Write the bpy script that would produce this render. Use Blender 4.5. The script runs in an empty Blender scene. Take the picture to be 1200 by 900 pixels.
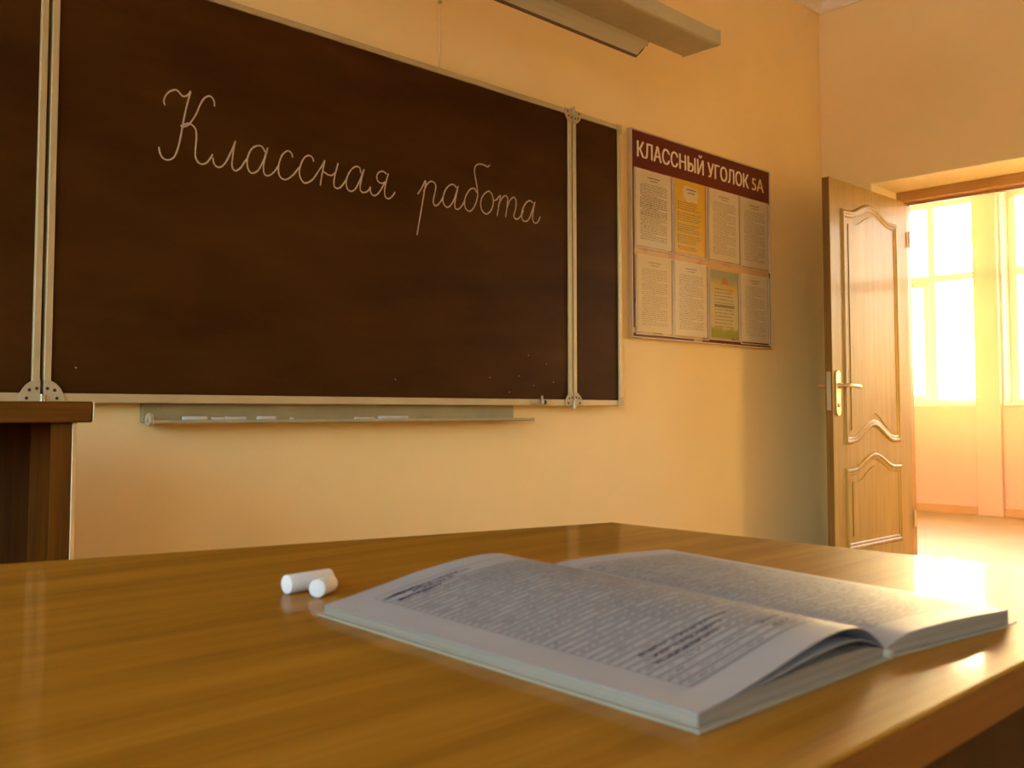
import bpy, bmesh, math, random
from mathutils import Vector, Matrix

random.seed(7)
scene = bpy.context.scene
C = scene.collection

# ------------------------------------------------------------------ camera
EYE = 0.885
cam_data = bpy.data.cameras.new('camera')
cam_data.sensor_fit = 'HORIZONTAL'
cam_data.sensor_width = 36.0
cam_data.lens = 33.692
cam_data.shift_y = -28.0 / 1200.0
cam_data.clip_start = 0.02
cam_data.dof.use_dof = True
cam_data.dof.focus_distance = 2.6
cam_data.dof.aperture_fstop = 14.0
cam = bpy.data.objects.new('camera', cam_data)
C.objects.link(cam)
cam.matrix_world = Matrix(((0.7206419, -0.03698761, -0.69232014, 0.0),
                           (-0.69330748, -0.03844589, -0.71961563, 0.0),
                           (0.0, 0.9985759, -0.0533495, EYE),
                           (0.0, 0.0, 0.0, 1.0)))
scene.camera = cam

# ------------------------------------------------------------------ sky and exposure
world = bpy.data.worlds.new('sky')
scene.world = world
world.use_nodes = True
wn = world.node_tree
wn.nodes.clear()
sky = wn.nodes.new('ShaderNodeTexSky')
sky.sky_type = 'NISHITA'
sky.sun_disc = False
sky.sun_elevation = math.radians(7.0)
sky.sun_rotation = math.radians(60.0)      # the sun stands low beyond the corridor windows
sky.air_density = 1.0
sky.dust_density = 4.0
sky.ozone_density = 1.5
bg = wn.nodes.new('ShaderNodeBackground')
bg.inputs['Strength'].default_value = 1.0
wo = wn.nodes.new('ShaderNodeOutputWorld')
wn.links.new(sky.outputs[0], bg.inputs['Color'])
wn.links.new(bg.outputs[0], wo.inputs['Surface'])
world.cycles.sampling_method = 'AUTOMATIC'

sun_data = bpy.data.lights.new('sun', 'SUN')
sun_data.energy = 8.0
sun_data.color = (1.0, 0.70, 0.28)
sun_data.angle = math.radians(2.5)
sun = bpy.data.objects.new('sun', sun_data)
C.objects.link(sun)
sun.location = (30, 18, 8)
sd = Vector((math.sin(math.radians(60)) * math.cos(math.radians(7)), math.cos(math.radians(60)) * math.cos(math.radians(7)), math.sin(math.radians(7))))
sun.rotation_euler = sd.to_track_quat('Z', 'Y').to_euler()

vs = scene.view_settings
vs.view_transform = 'Standard'
vs.look = 'None'
vs.gamma = 1.0
vs.use_curve_mapping = False
vs.exposure = 2.68

scene.cycles.use_denoising = True
scene.cycles.max_bounces = 16
scene.cycles.diffuse_bounces = 10
scene.cycles.glossy_bounces = 6
scene.cycles.transparent_max_bounces = 12
scene.cycles.sample_clamp_indirect = 12.0
scene.cycles.caustics_reflective = False
scene.cycles.caustics_refractive = False


def portal(name, loc, rot, sx, sy):
    l = bpy.data.lights.new(name, 'AREA')
    l.shape = 'RECTANGLE'; l.size = sx; l.size_y = sy
    l.cycles.is_portal = True
    o = bpy.data.objects.new(name, l); C.objects.link(o)
    o.location = loc; o.rotation_euler = rot
    return o


# ------------------------------------------------------------------ helpers
def put(o, parent=None):
    C.objects.link(o)
    if parent is not None:
        o.parent = parent
    return o


def tag(o, label=None, cat=None, group=None, kind=None):
    if label: o['label'] = label
    if cat: o['category'] = cat
    if group: o['group'] = group
    if kind: o['kind'] = kind
    return o


def thing(name, label, cat, loc=(0, 0, 0), rotz=0.0, group=None):
    o = bpy.data.objects.new(name, None)
    o.empty_display_size = 0.05
    C.objects.link(o)
    o.location = loc
    o.rotation_euler = (0, 0, rotz)
    return tag(o, label, cat, group)


class MB:
    """collects shapes in one bmesh; build() links them as ONE mesh object"""
    def __init__(self):
        self.bm = bmesh.new()

    def box(self, x0, x1, y0, y1, z0, z1, bev=0.0, seg=2, rot=None, about=None):
        t = bmesh.new()
        bmesh.ops.create_cube(t, size=1.0)
        sx, sy, sz = x1 - x0, y1 - y0, z1 - z0
        for v in t.verts:
            v.co = Vector((x0 + (v.co.x + .5) * sx, y0 + (v.co.y + .5) * sy, z0 + (v.co.z + .5) * sz))
        if bev > 0:
            bmesh.ops.bevel(t, geom=list(t.edges), offset=bev, segments=seg, profile=0.5, affect='EDGES')
        if rot is not None:
            bmesh.ops.rotate(t, verts=t.verts, cent=about or Vector((0, 0, 0)), matrix=rot)
        self._merge(t)
        return self

    def prism(self, pts, axis, a, b, bev=0.0):
        """extrude a 2-D outline; axis 'y': pts are (x,z) between y=a..b; 'x': (y,z); 'z': (x,y)"""
        t = bmesh.new()
        def P(p, s):
            return {'y': (p[0], s, p[1]), 'x': (s, p[0], p[1]), 'z': (p[0], p[1], s)}[axis]
        lo = [t.verts.new(P(p, a)) for p in pts]
        hi = [t.verts.new(P(p, b)) for p in pts]
        n = len(pts)
        t.faces.new(lo); t.faces.new(hi)
        for i in range(n):
            t.faces.new((lo[i], lo[(i + 1) % n], hi[(i + 1) % n], hi[i]))
        bmesh.ops.recalc_face_normals(t, faces=t.faces)
        if bev > 0:
            es = [e for e in t.edges if len(e.link_faces) == 2 and e.calc_face_angle(0) > 0.6]
            bmesh.ops.bevel(t, geom=es, offset=bev, segments=2, profile=0.5, affect='EDGES')
        self._merge(t)
        return self

    def cyl(self, p0, p1, r0, r1=None, seg=20, bev=0.0):
        r1 = r0 if r1 is None else r1
        p0, p1 = Vector(p0), Vector(p1)
        d = p1 - p0
        t = bmesh.new()
        bmesh.ops.create_cone(t, cap_ends=True, segments=seg, radius1=r0, radius2=r1, depth=d.length)
        if bev > 0:
            es = [e for e in t.edges if any(len(f.verts) > 4 for f in e.link_faces)]
            bmesh.ops.bevel(t, geom=es, offset=bev, segments=2, profile=0.5, affect='EDGES')
        m = Matrix.Translation((p0 + p1) / 2) @ d.to_track_quat('Z', 'Y').to_matrix().to_4x4()
        bmesh.ops.transform(t, matrix=m, verts=t.verts)
        self._merge(t)
        return self

    def tube(self, pts, r, seg=8, closed=False):
        """round tube through points, radius r or a list of radii"""
        pts = [Vector(p) for p in pts]
        n = len(pts)
        rs = r if isinstance(r, (list, tuple)) else [r] * n
        bm = self.bm
        rings = []
        up = None
        for i in range(n):
            if closed:
                d = pts[(i + 1) % n] - pts[i - 1]
            else:
                d = pts[min(i + 1, n - 1)] - pts[max(i - 1, 0)]
            d.normalize()
            if up is None:
                up = Vector((0, 0, 1)) if abs(d.z) < .9 else Vector((1, 0, 0))
            a = d.cross(up)
            if a.length < 1e-6: a = d.orthogonal()
            a.normalize(); b = a.cross(d); up = b
            rings.append([bm.verts.new(pts[i] + (a * math.cos(k * 2 * math.pi / seg) + b * math.sin(k * 2 * math.pi / seg)) * rs[i]) for k in range(seg)])
        for i in range(n if closed else n - 1):
            A, B = rings[i], rings[(i + 1) % n]
            for k in range(seg):
                bm.faces.new((A[k], A[(k + 1) % seg], B[(k + 1) % seg], B[k]))
        if not closed:
            bm.faces.new(rings[0][::-1]); bm.faces.new(rings[-1])
        return self

    def sweep(self, path, prof, closed=True):
        """sweep a profile (offset outwards, height -y) along a closed outline of (x,z) points lying in plane y"""
        bm = self.bm
        n = len(path)
        rings = []
        for i in range(n):
            p = Vector(path[i]); a = Vector(path[i - 1]); b = Vector(path[(i + 1) % n])
            d0 = (p - a).normalized(); d1 = (b - p).normalized()
            n0 = Vector((d0.y, -d0.x)); n1 = Vector((d1.y, -d1.x))
            m = (n0 + n1)
            if m.length < 1e-5: m = n0
            m.normalize()
            k = 1.0 / max(0.5, m.dot(n0))
            rings.append([bm.verts.new((p.x + m.x * k * u, v, p.y + m.y * k * u)) for u, v in prof])
        q = len(prof)
        for i in range(n):
            A, B = rings[i], rings[(i + 1) % n]
            for k in range(q - 1):
                bm.faces.new((A[k], A[k + 1], B[k + 1], B[k]))
        return self

    def quads(self, vs_, fs):
        base = [self.bm.verts.new(v) for v in vs_]
        for f in fs:
            self.bm.faces.new([base[i] for i in f])
        return self

    def _merge(self, t):
        me = bpy.data.meshes.new('tmp')
        t.to_mesh(me); t.free()
        self.bm.from_mesh(me)
        bpy.data.meshes.remove(me)

    def build(self, name, material, parent=None, smooth=False, origin=None):
        bmesh.ops.recalc_face_normals(self.bm, faces=self.bm.faces)
        me = bpy.data.meshes.new(name)
        if origin is not None:
            bmesh.ops.translate(self.bm, verts=self.bm.verts, vec=-Vector(origin))
        self.bm.to_mesh(me); self.bm.free()
        if material is not None:
            me.materials.append(material)
        if smooth:
            me.polygons.foreach_set('use_smooth', [True] * len(me.polygons))
            me.set_sharp_from_angle(angle=math.radians(38))
        o = bpy.data.objects.new(name, me)
        if origin is not None:
            o.location = origin
        return put(o, parent)


def catmull(pts, k=5):
    out = []
    n = len(pts)
    for i in range(n - 1):
        p0 = pts[max(i - 1, 0)]; p1 = pts[i]; p2 = pts[i + 1]; p3 = pts[min(i + 2, n - 1)]
        for j in range(k):
            t = j / k
            out.append(tuple(0.5 * (2 * b + (c - a) * t + (2 * a - 5 * b + 4 * c - d) * t * t + (3 * b - a - 3 * c + d) * t ** 3)
                             for a, b, c, d in zip(p0, p1, p2, p3)))
    out.append(tuple(pts[-1]))
    return out


# ------------------------------------------------------------------ materials
def nodes_of(name):
    m = bpy.data.materials.new(name)
    m.use_nodes = True
    return m, m.node_tree, m.node_tree.nodes['Principled BSDF']


def ramp(nt, fac, stops):
    r = nt.nodes.new('ShaderNodeValToRGB')
    el = r.color_ramp.elements
    while len(el) < len(stops): el.new(0.5)
    for e, (p, c) in zip(el, stops):
        e.position = p; e.color = (*c, 1)
    nt.links.new(fac, r.inputs[0])
    return r.outputs[0]


def coords(nt, scale=(1, 1, 1), rot=(0, 0, 0)):
    tc = nt.nodes.new('ShaderNodeTexCoord')
    mp = nt.nodes.new('ShaderNodeMapping')
    mp.inputs['Scale'].default_value = scale
    mp.inputs['Rotation'].default_value = rot
    nt.links.new(tc.outputs['Object'], mp.inputs['Vector'])
    return mp.outputs[0]


def noise(nt, vec, scale, detail=4.0, rough=0.5):
    n = nt.nodes.new('ShaderNodeTexNoise')
    n.inputs['Scale'].default_value = scale
    n.inputs['Detail'].default_value = detail
    n.inputs['Roughness'].default_value = rough
    nt.links.new(vec, n.inputs['Vector'])
    return n.outputs['Fac']


def bump(nt, bsdf, h, strength, dist=0.002):
    b = nt.nodes.new('ShaderNodeBump')
    b.inputs['Strength'].default_value = strength
    b.inputs['Distance'].default_value = dist
    nt.links.new(h, b.inputs['Height'])
    nt.links.new(b.outputs[0], bsdf.inputs['Normal'])


def paint(name, c0, c1, rough=0.6, scale=3.0, bumps=0.15, bscale=90.0, metal=0.0, spec=0.5, coat=0.0):
    m, nt, b = nodes_of(name)
    v = coords(nt)
    f = noise(nt, v, scale, 5, 0.6)
    nt.links.new(ramp(nt, f, [(0.3, c0), (0.7, c1)]), b.inputs['Base Color'])
    b.inputs['Roughness'].default_value = rough
    b.inputs['Metallic'].default_value = metal
    b.inputs['Specular IOR Level'].default_value = spec
    b.inputs['Coat Weight'].default_value = coat
    b.inputs['Coat Roughness'].default_value = 0.12
    if bumps > 0:
        bump(nt, b, noise(nt, v, bscale, 3, 0.6), bumps)
    return m


def wood(name, c0, c1, c2, rough=0.35, axis='x', grain=1.0, coat=0.0, coat_rough=0.1, spec=0.5, rbump=0.05):
    """veneer: long streaks along one axis"""
    m, nt, b = nodes_of(name)
    sc = {'x': (0.9, 14, 14), 'y': (14, 0.9, 14), 'z': (14, 14, 0.9)}[axis]
    v = coords(nt, tuple(s * grain for s in sc))
    f1 = noise(nt, v, 2.2, 6, 0.62)
    sc2 = {'x': (2.5, 120, 120), 'y': (120, 2.5, 120), 'z': (120, 120, 2.5)}[axis]
    v2 = coords(nt, tuple(s * grain for s in sc2))
    f2 = noise(nt, v2, 2.0, 3, 0.6)
    mx = nt.nodes.new('ShaderNodeMath'); mx.operation = 'MULTIPLY_ADD'
    nt.links.new(f2, mx.inputs[0]); mx.inputs[1].default_value = 0.45
    sub = nt.nodes.new('ShaderNodeMath'); sub.operation = 'SUBTRACT'
    nt.links.new(f1, sub.inputs[0]); sub.inputs[1].default_value = 0.22
    nt.links.new(sub.outputs[0], mx.inputs[2])
    nt.links.new(ramp(nt, mx.outputs[0], [(0.28, c0), (0.5, c1), (0.72, c2)]), b.inputs['Base Color'])
    b.inputs['Roughness'].default_value = rough
    b.inputs['Specular IOR Level'].default_value = spec
    b.inputs['Coat Weight'].default_value = coat
    b.inputs['Coat Roughness'].default_value = coat_rough
    bump(nt, b, f2, rbump, 0.0006)
    return m


def flat(name, c, rough=0.6, metal=0.0, spec=0.5):
    return paint(name, tuple(x * 0.94 for x in c), c, rough, 8.0, 0.0, metal=metal, spec=spec)


M = {}
M['wall'] = paint('wall_paint', (0.84, 0.655, 0.325), (0.88, 0.695, 0.355), 0.55, 1.6, 0.25, 60)
M['corridor_wall'] = paint('corridor_paint', (0.55, 0.39, 0.30), (0.59, 0.42, 0.32), 0.5, 1.4, 0.2, 60)
M['ceiling'] = paint('ceiling_whitewash', (0.78, 0.72, 0.60), (0.82, 0.76, 0.64), 0.8, 2.0, 0.2, 80)
M['floor'] = wood('room_floorboards', (0.46, 0.26, 0.08), (0.54, 0.32, 0.10), (0.60, 0.36, 0.13), 0.4, 'x', 0.6)
M['corridor_floor'] = paint('corridor_linoleum', (0.36, 0.28, 0.13), (0.43, 0.34, 0.155), 0.6, 2.5, 0.1, 30, spec=0.25)
M['pvc'] = paint('window_white_plastic', (0.80, 0.74, 0.62), (0.84, 0.78, 0.66), 0.35, 3, 0.0)
M['ground'] = paint('snowy_ground', (0.45, 0.43, 0.42), (0.55, 0.53, 0.52), 0.8, 0.3, 0.0)
M['desk'] = wood('desk_lacquered_veneer', (0.19, 0.080, 0.006), (0.265, 0.120, 0.010), (0.33, 0.155, 0.015), 0.5, 'x', 1.0, 0.29, 0.075, 0.03, 0.05)
M['desk_edge'] = wood('desk_edge_band', (0.085, 0.030, 0.004), (0.12, 0.044, 0.006), (0.155, 0.058, 0.008), 0.45, 'x', 1.0, spec=0.2)
M['desk_dark'] = wood('desk_dark_panel', (0.018, 0.006, 0.001), (0.028, 0.0095, 0.0015), (0.038, 0.013, 0.002), 0.5, 'z', 1.0, spec=0.1)
M['cabinet'] = wood('cabinet_walnut_veneer', (0.060, 0.017, 0.001), (0.092, 0.028, 0.0015), (0.125, 0.040, 0.002), 0.5, 'z', 1.0, spec=0.05)
M['cabinet_top'] = wood('cabinet_top_veneer', (0.070, 0.020, 0.001), (0.105, 0.033, 0.002), (0.145, 0.048, 0.003), 0.45, 'x', 1.0, spec=0.05)
M['cabinet_back'] = wood('cabinet_back_veneer', (0.045, 0.0125, 0.0015), (0.07, 0.020, 0.002), (0.10, 0.030, 0.003), 0.5, 'z', 1.0, spec=0.05)
M['lit_strip'] = flat('cabinet_painted_light', (0.75, 0.60, 0.40), 0.3)  # door light on the cabinet's right side, painted as a pale colour
M['door'] = wood('door_ash_laminate', (0.32, 0.205, 0.045), (0.38, 0.255, 0.06), (0.44, 0.30, 0.085), 0.5, 'z', 1.0, 0.16, 0.10, 0.25, 0.10)
M['door_frame'] = wood('door_frame_laminate', (0.36, 0.19, 0.05), (0.44, 0.24, 0.07), (0.50, 0.28, 0.09), 0.3, 'y', 1.0)
M['door_edge'] = wood('door_edge_band', (0.15, 0.075, 0.015), (0.20, 0.10, 0.02), (0.24, 0.125, 0.03), 0.5, 'z', 1.0, spec=0.2)
M['brass'] = flat('door_brass', (0.75, 0.58, 0.32), 0.28, 0.9)
M['alu'] = paint('board_aluminium', (0.48, 0.40, 0.24), (0.55, 0.46, 0.28), 0.42, 12, 0.05, 200, metal=0.3)
M['plate'] = paint('corner_plate_plastic', (0.42, 0.34, 0.21), (0.49, 0.40, 0.26), 0.45, 20, 0.0)
M['steel'] = flat('hinge_steel', (0.50, 0.44, 0.35), 0.42, 0.8)
M['dark'] = flat('dark_hole', (0.03, 0.02, 0.015), 0.7)
M['tray'] = paint('chalk_tray_metal', (0.33, 0.28, 0.16), (0.40, 0.34, 0.20), 0.5, 9, 0.05, 150, metal=0.2)
M['chalk'] = paint('white_chalk', (0.50, 0.485, 0.49), (0.56, 0.545, 0.55), 0.95, 60, 0.25, 900, spec=0.1)
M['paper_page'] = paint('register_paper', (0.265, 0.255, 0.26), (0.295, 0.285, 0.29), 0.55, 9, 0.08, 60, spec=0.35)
M['page_block'] = None
M['cover'] = paint('register_cover', (0.26, 0.24, 0.18), (0.31, 0.29, 0.22), 0.5, 20, 0.1, 300)
M['ink_grey'] = flat('printed_grey_ink', (0.075, 0.065, 0.075), 0.7)
M['ink_rule'] = flat('printed_rule_ink', (0.12, 0.11, 0.12), 0.7)
M['ink_blue'] = flat('blue_pen_ink', (0.028, 0.022, 0.075), 0.6)
M['maroon'] = paint('notice_maroon_film', (0.105, 0.011, 0.006), (0.130, 0.015, 0.009), 0.4, 4, 0.0, spec=0.2)
M['letter'] = flat('notice_cream_letters', (0.80, 0.72, 0.58), 0.5)
M['letter_y'] = flat('notice_yellow_letters', (0.76, 0.56, 0.28), 0.5)
M['stand_rim'] = paint('notice_stand_rim', (0.52, 0.42, 0.30), (0.60, 0.50, 0.37), 0.35, 10, 0.0)
M['sheet_white'] = paint('sheet_white_paper', (0.68, 0.61, 0.50), (0.73, 0.66, 0.55), 0.6, 9, 0.0)
M['sheet_cream'] = paint('sheet_cream_paper', (0.66, 0.54, 0.33), (0.71, 0.59, 0.37), 0.6, 9, 0.0)
M['sheet_yellow'] = paint('sheet_yellow_paper', (0.70, 0.45, 0.008), (0.76, 0.50, 0.015), 0.6, 5, 0.0)
M['sheet_text'] = flat('sheet_text_ink', (0.24, 0.19, 0.13), 0.8)
M['sheet_text_light'] = flat('sheet_faded_ink', (0.36, 0.28, 0.18), 0.8)
M['lamp'] = paint('lamp_enamel', (0.49, 0.46, 0.31), (0.57, 0.53, 0.37), 0.4, 3, 0.05, 100)
M['lamp_dirty'] = paint('lamp_diffuser', (0.42, 0.37, 0.20), (0.54, 0.47, 0.28), 0.45, 6, 0.1, 40)
M['lamp_dark'] = flat('lamp_dark_lip', (0.10, 0.055, 0.025), 0.5)
M['cord'] = flat('wall_cord', (0.80, 0.62, 0.34), 0.6)
M['reveal'] = paint('doorway_lit_paint', (0.86, 0.76, 0.52), (0.89, 0.79, 0.55), 0.6, 2.0, 0.15, 60)  # paler than the wall: the brightness from the corridor is in the colour
M['skirting'] = paint('corridor_skirting', (0.45, 0.28, 0.11), (0.52, 0.33, 0.14), 0.4, 5, 0.0)

# writing surface: dark brown enamel with faint wiped chalk dust
m, nt, b = nodes_of('blackboard_enamel')
v = coords(nt)
v2 = coords(nt, (0.6, 1, 2.2), (0, 0.5, 0))
f = noise(nt, v2, 2.3, 7, 0.65)
g = noise(nt, v, 230, 2, 0.6)
c = ramp(nt, f, [(0.36, (0.040, 0.0135, 0.0022)), (0.60, (0.064, 0.0235, 0.0042)), (0.78, (0.092, 0.038, 0.010))])
nt.links.new(c, b.inputs['Base Color'])
b.inputs['Roughness'].default_value = 0.48
b.inputs['Specular IOR Level'].default_value = 0.06
bump(nt, b, g, 0.12, 0.0008)
M['board'] = m

# chalk line: white with worn grain
m, nt, b = nodes_of('chalk_line')
v = coords(nt)
f = noise(nt, v, 420, 2, 0.7)
nt.links.new(ramp(nt, f, [(0.30, (0.30, 0.225, 0.155)), (0.60, (0.56, 0.46, 0.34))]), b.inputs['Base Color'])
b.inputs['Roughness'].default_value = 1.0
b.inputs['Specular IOR Level'].default_value = 0.0
M['chalk_line'] = m

# edges of a block of pages: fine horizontal lines
m, nt, b = nodes_of('page_edges')
v = coords(nt, (3, 3, 900))
f = noise(nt, v, 1.5, 2, 0.6)
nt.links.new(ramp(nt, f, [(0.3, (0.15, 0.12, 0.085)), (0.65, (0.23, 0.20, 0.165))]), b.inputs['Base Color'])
b.inputs['Roughness'].default_value = 0.85
bump(nt, b, f, 0.3, 0.0004)
M['page_block'] = m

# printed backing of the notice stand: tan with a few maroon blots
m, nt, b = nodes_of('notice_backing_print')
v = coords(nt, (1, 1, 1.8))
f = noise(nt, v, 7.0, 2, 0.5)
nt.links.new(ramp(nt, f, [(0.56, (0.56, 0.35, 0.17)), (0.64, (0.42, 0.20, 0.09)), (0.70, (0.22, 0.05, 0.025))]), b.inputs['Base Color'])
b.inputs['Roughness'].default_value = 0.4
M['backing'] = m

# blue, yellow and green printed leaflet
m, nt, b = nodes_of('leaflet_print')
tc = nt.nodes.new('ShaderNodeTexCoord')
sp = nt.nodes.new('ShaderNodeSeparateXYZ')
nt.links.new(tc.outputs['Generated'], sp.inputs[0])
n_ = noise(nt, tc.outputs['Generated'], 3.5, 2, 0.5)
ad = nt.nodes.new('ShaderNodeMath'); ad.operation = 'MULTIPLY_ADD'
nt.links.new(n_, ad.inputs[0]); ad.inputs[1].default_value = 0.20
s2 = nt.nodes.new('ShaderNodeMath'); s2.operation = 'SUBTRACT'
nt.links.new(sp.outputs['Z'], s2.inputs[0]); s2.inputs[1].default_value = 0.10
nt.links.new(s2.outputs[0], ad.inputs[2])
nt.links.new(ramp(nt, ad.outputs[0], [(0.0, (0.25, 0.30, 0.03)), (0.13, (0.30, 0.33, 0.04)), (0.18, (0.60, 0.52, 0.33)), (0.66, (0.60, 0.53, 0.36)), (0.78, (0.62, 0.47, 0.13)), (0.88, (0.32, 0.36, 0.27))]), b.inputs['Base Color'])
b.inputs['Roughness'].default_value = 0.5
M['leaflet'] = m

# thin clear plastic of the pockets
m, nt, b = nodes_of('clear_pocket_plastic')
out = nt.nodes['Material Output']
nt.nodes.remove(b)
tr = nt.nodes.new('ShaderNodeBsdfTransparent'); tr.inputs[0].default_value = (0.97, 0.96, 0.93, 1)
gl = nt.nodes.new('ShaderNodeBsdfGlossy'); gl.inputs['Roughness'].default_value = 0.3
mix = nt.nodes.new('ShaderNodeMixShader')
mix.inputs[0].default_value = 0.025; nt.links.new(tr.outputs[0], mix.inputs[1]); nt.links.new(gl.outputs[0], mix.inputs[2])
nt.links.new(mix.outputs[0], out.inputs['Surface'])
M['pocket'] = m

# window panes
m, nt, b = nodes_of('window_glass')
out = nt.nodes['Material Output']
nt.nodes.remove(b)
tr = nt.nodes.new('ShaderNodeBsdfTransparent'); tr.inputs[0].default_value = (0.97, 0.97, 0.96, 1)
gl = nt.nodes.new('ShaderNodeBsdfGlossy'); gl.inputs['Roughness'].default_value = 0.02
mix = nt.nodes.new('ShaderNodeMixShader')
mix.inputs[0].default_value = 0.025; nt.links.new(tr.outputs[0], mix.inputs[1]); nt.links.new(gl.outputs[0], mix.inputs[2])
nt.links.new(mix.outputs[0], out.inputs['Surface'])
M['glass'] = m

# ------------------------------------------------------------------ the setting
YW = 2.66          # wall with the blackboard
XD = 5.0           # wall with the door
XO = 5.45          # corridor face of that wall
XB = -2.6          # classroom windows
YB = -4.3          # rear wall
XWIN = 8.60        # corridor window wall, inner face
CY0, CY1 = -3.0, 7.5
ZC = 3.27


def struct(o):
    o['kind'] = 'structure'
    return o


struct(MB().box(XB - 0.4, XO, YB - 0.3, YW + 0.3, -0.12, 0.0).build('floor', M['floor']))
struct(MB().box(XO, XWIN + 0.45, CY0 - .3, CY1 + .3, -0.12, 0.0).build('floor_corridor', M['corridor_floor']))
struct(MB().box(XB - 0.4, XO, YB - 0.3, YW + 0.3, ZC, ZC + 0.15).build('ceiling', M['ceiling']))
struct(MB().box(XO, XWIN + 0.45, CY0 - .3, CY1 + .3, ZC, ZC + 0.15).build('ceiling_corridor', M['ceiling']))
struct(MB().box(XB - 0.4, XD, YW, YW + 0.3, 0, ZC).build('wall_front', M['wall']))
struct(MB().box(XB - 0.4, XD, YB - 0.3, YB, 0, ZC).build('wall_back', M['wall']))
# wall with the doorway: opening y 1.25..2.373, top 2.128
DY0, DY1, DZ = 1.25, 2.373, 2.128
w = MB()
w.box(XD, XO, DY1, YW + 0.3, 0, DZ)
w.box(XD, XO, YB - 0.3, DY0, 0, DZ)
w.box(XD, XO, YB - 0.3, YW + 0.3, DZ, ZC)
struct(w.build('wall_right', M['wall']))
w = MB()
w.box(XO, XO + .02, DY1, YW + 0.3, 0, DZ)
w.box(XO, XO + .02, CY0, DY0, 0, DZ)
w.box(XO, XO + .02, CY0, YW + 0.3, DZ, ZC)
struct(w.build('wall_dimming_facing', M['corridor_wall']))  # unseen darker facing added so the sunlit wall bounces less into the corridor
# corridor: ends, and the room side of it beyond the classroom
struct(MB().box(XO, XWIN + 0.45, CY1, CY1 + .3, 0, ZC).build('wall_corridor_end', M['corridor_wall']))
struct(MB().box(XO, XWIN + 0.45, CY0 - .3, CY0, 0, ZC).build('wall_corridor_near_end', M['corridor_wall']))
struct(MB().box(XD, XO, YW + 0.3, CY1 + .3, 0, ZC).build('wall_corridor_inner', M['corridor_wall']))


def window_wall(name, xin, xout, y0, y1, openings, z0, z1, mat):
    """a wall along y with rectangular openings"""
    w = MB()
    w.box(xin, xout, y0, y1, 0, z0)
    w.box(xin, xout, y0, y1, z1, ZC)
    a = y0
    for (p, q) in sorted(openings):
        w.box(xin, xout, a, p, z0, z1); a = q
    w.box(xin, xout, a, y1, z0, z1)
    return struct(w.build(name, mat))


SILL, HEAD = 0.93, 2.80
c_open = [(3.175, 4.62), (1.50, 2.945), (-0.175, 1.27), (4.85, 6.30)]
window_wall('wall_corridor_windows', XWIN, XWIN + 0.42, CY0 - .3, CY1 + .3, c_open, SILL, HEAD, M['corridor_wall'])
# flat piers standing proud between the corridor windows
for i, (p, q) in enumerate([(2.965, 3.165), (1.29, 1.49), (4.64, 4.84)]):
    pier = MB().box(XWIN - 0.055, XWIN, p, q, 0.0, ZC, 0.004).build('trim_%d' % (i + 1), M['corridor_wall'])
    struct(pier)


def build_window(n, xg, y0, y1, z0, z1, mull, trans, inside, mat):
    """n: number; xg: centre plane of the sash; mull: y of mullions; trans: z of the transom; inside: -1/+1 room side"""
    root = bpy.data.objects.new('window_%d' % n, None)
    C.objects.link(root)
    root['kind'] = 'structure'
    root.location = (xg, (y0 + y1) / 2, z0)
    def part(mb, name, material):
        return mb.build(name, material, root, origin=None)
    L = Vector(root.location)
    def bx(a, b_, c, d, e, f, bev=0.004):
        return MB().box(a - L.x, b_ - L.x, c - L.y, d - L.y, e - L.z, f - L.z, bev)
    t, d = 0.032, 0.035
    fr_ = bx(xg - d, xg + d, y0, y1, z0, z0 + 2 * t)
    part(fr_, 'frame_rail', mat)
    part(bx(xg - d, xg + d, y0, y1, z1 - 2 * t, z1), 'frame_rail', mat)
    part(bx(xg - d, xg + d, y0, y0 + 2 * t, z0 + 2 * t, z1 - 2 * t), 'frame_stile', mat)
    part(bx(xg - d, xg + d, y1 - 2 * t, y1, z0 + 2 * t, z1 - 2 * t), 'frame_stile', mat)
    for yy in mull:
        part(bx(xg - d + .003, xg + d - .003, yy - t, yy + t, z0 + 2 * t, z1 - 2 * t, .003), 'mullion', mat)
    part(bx(xg - d + .006, xg + d - .006, y0 + 2 * t, y1 - 2 * t, trans - t, trans + t, .003), 'transom', mat)
    ys = [y0 + t] + list(mull) + [y1 - t]
    for a, b_ in zip(ys[:-1], ys[1:]):
        for (e, f) in ((z0 + t, trans), (trans, z1 - t)):
            ps, pe, pz, pf = a + t * .8, b_ - t * .8, e + t * .8, f - t * .8
            p = part(bx(xg - .006, xg + .006, ps, pe, pz, pf, 0), 'pane', M['glass'])
            if f == trans and abs(a - ys[1]) < 1e-6:      # the opening casement has a sash of its own
                s = MB()
                xs = sorted((xg + inside * 0.055, xg + inside * 0.02))
                for q in ((ps, pe, pz, pz + .05), (ps, pe, pf - .05, pf), (ps, ps + .045, pz + .05, pf - .05), (pe - .045, pe, pz + .05, pf - .05)):
                    s.box(xs[0] - L.x, xs[1] - L.x, q[0] - L.y, q[1] - L.y, q[2] - L.z, q[3] - L.z, 0.004)
                part(s, 'casement_sash', mat)
    xs = sorted((xg + inside * 0.04, xg + inside * 0.24))
    part(bx(xs[0], xs[1], y0 + .002, y1 - .002, z0 - .0, z0 + .028), 'sill_board', mat)
    return root


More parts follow.
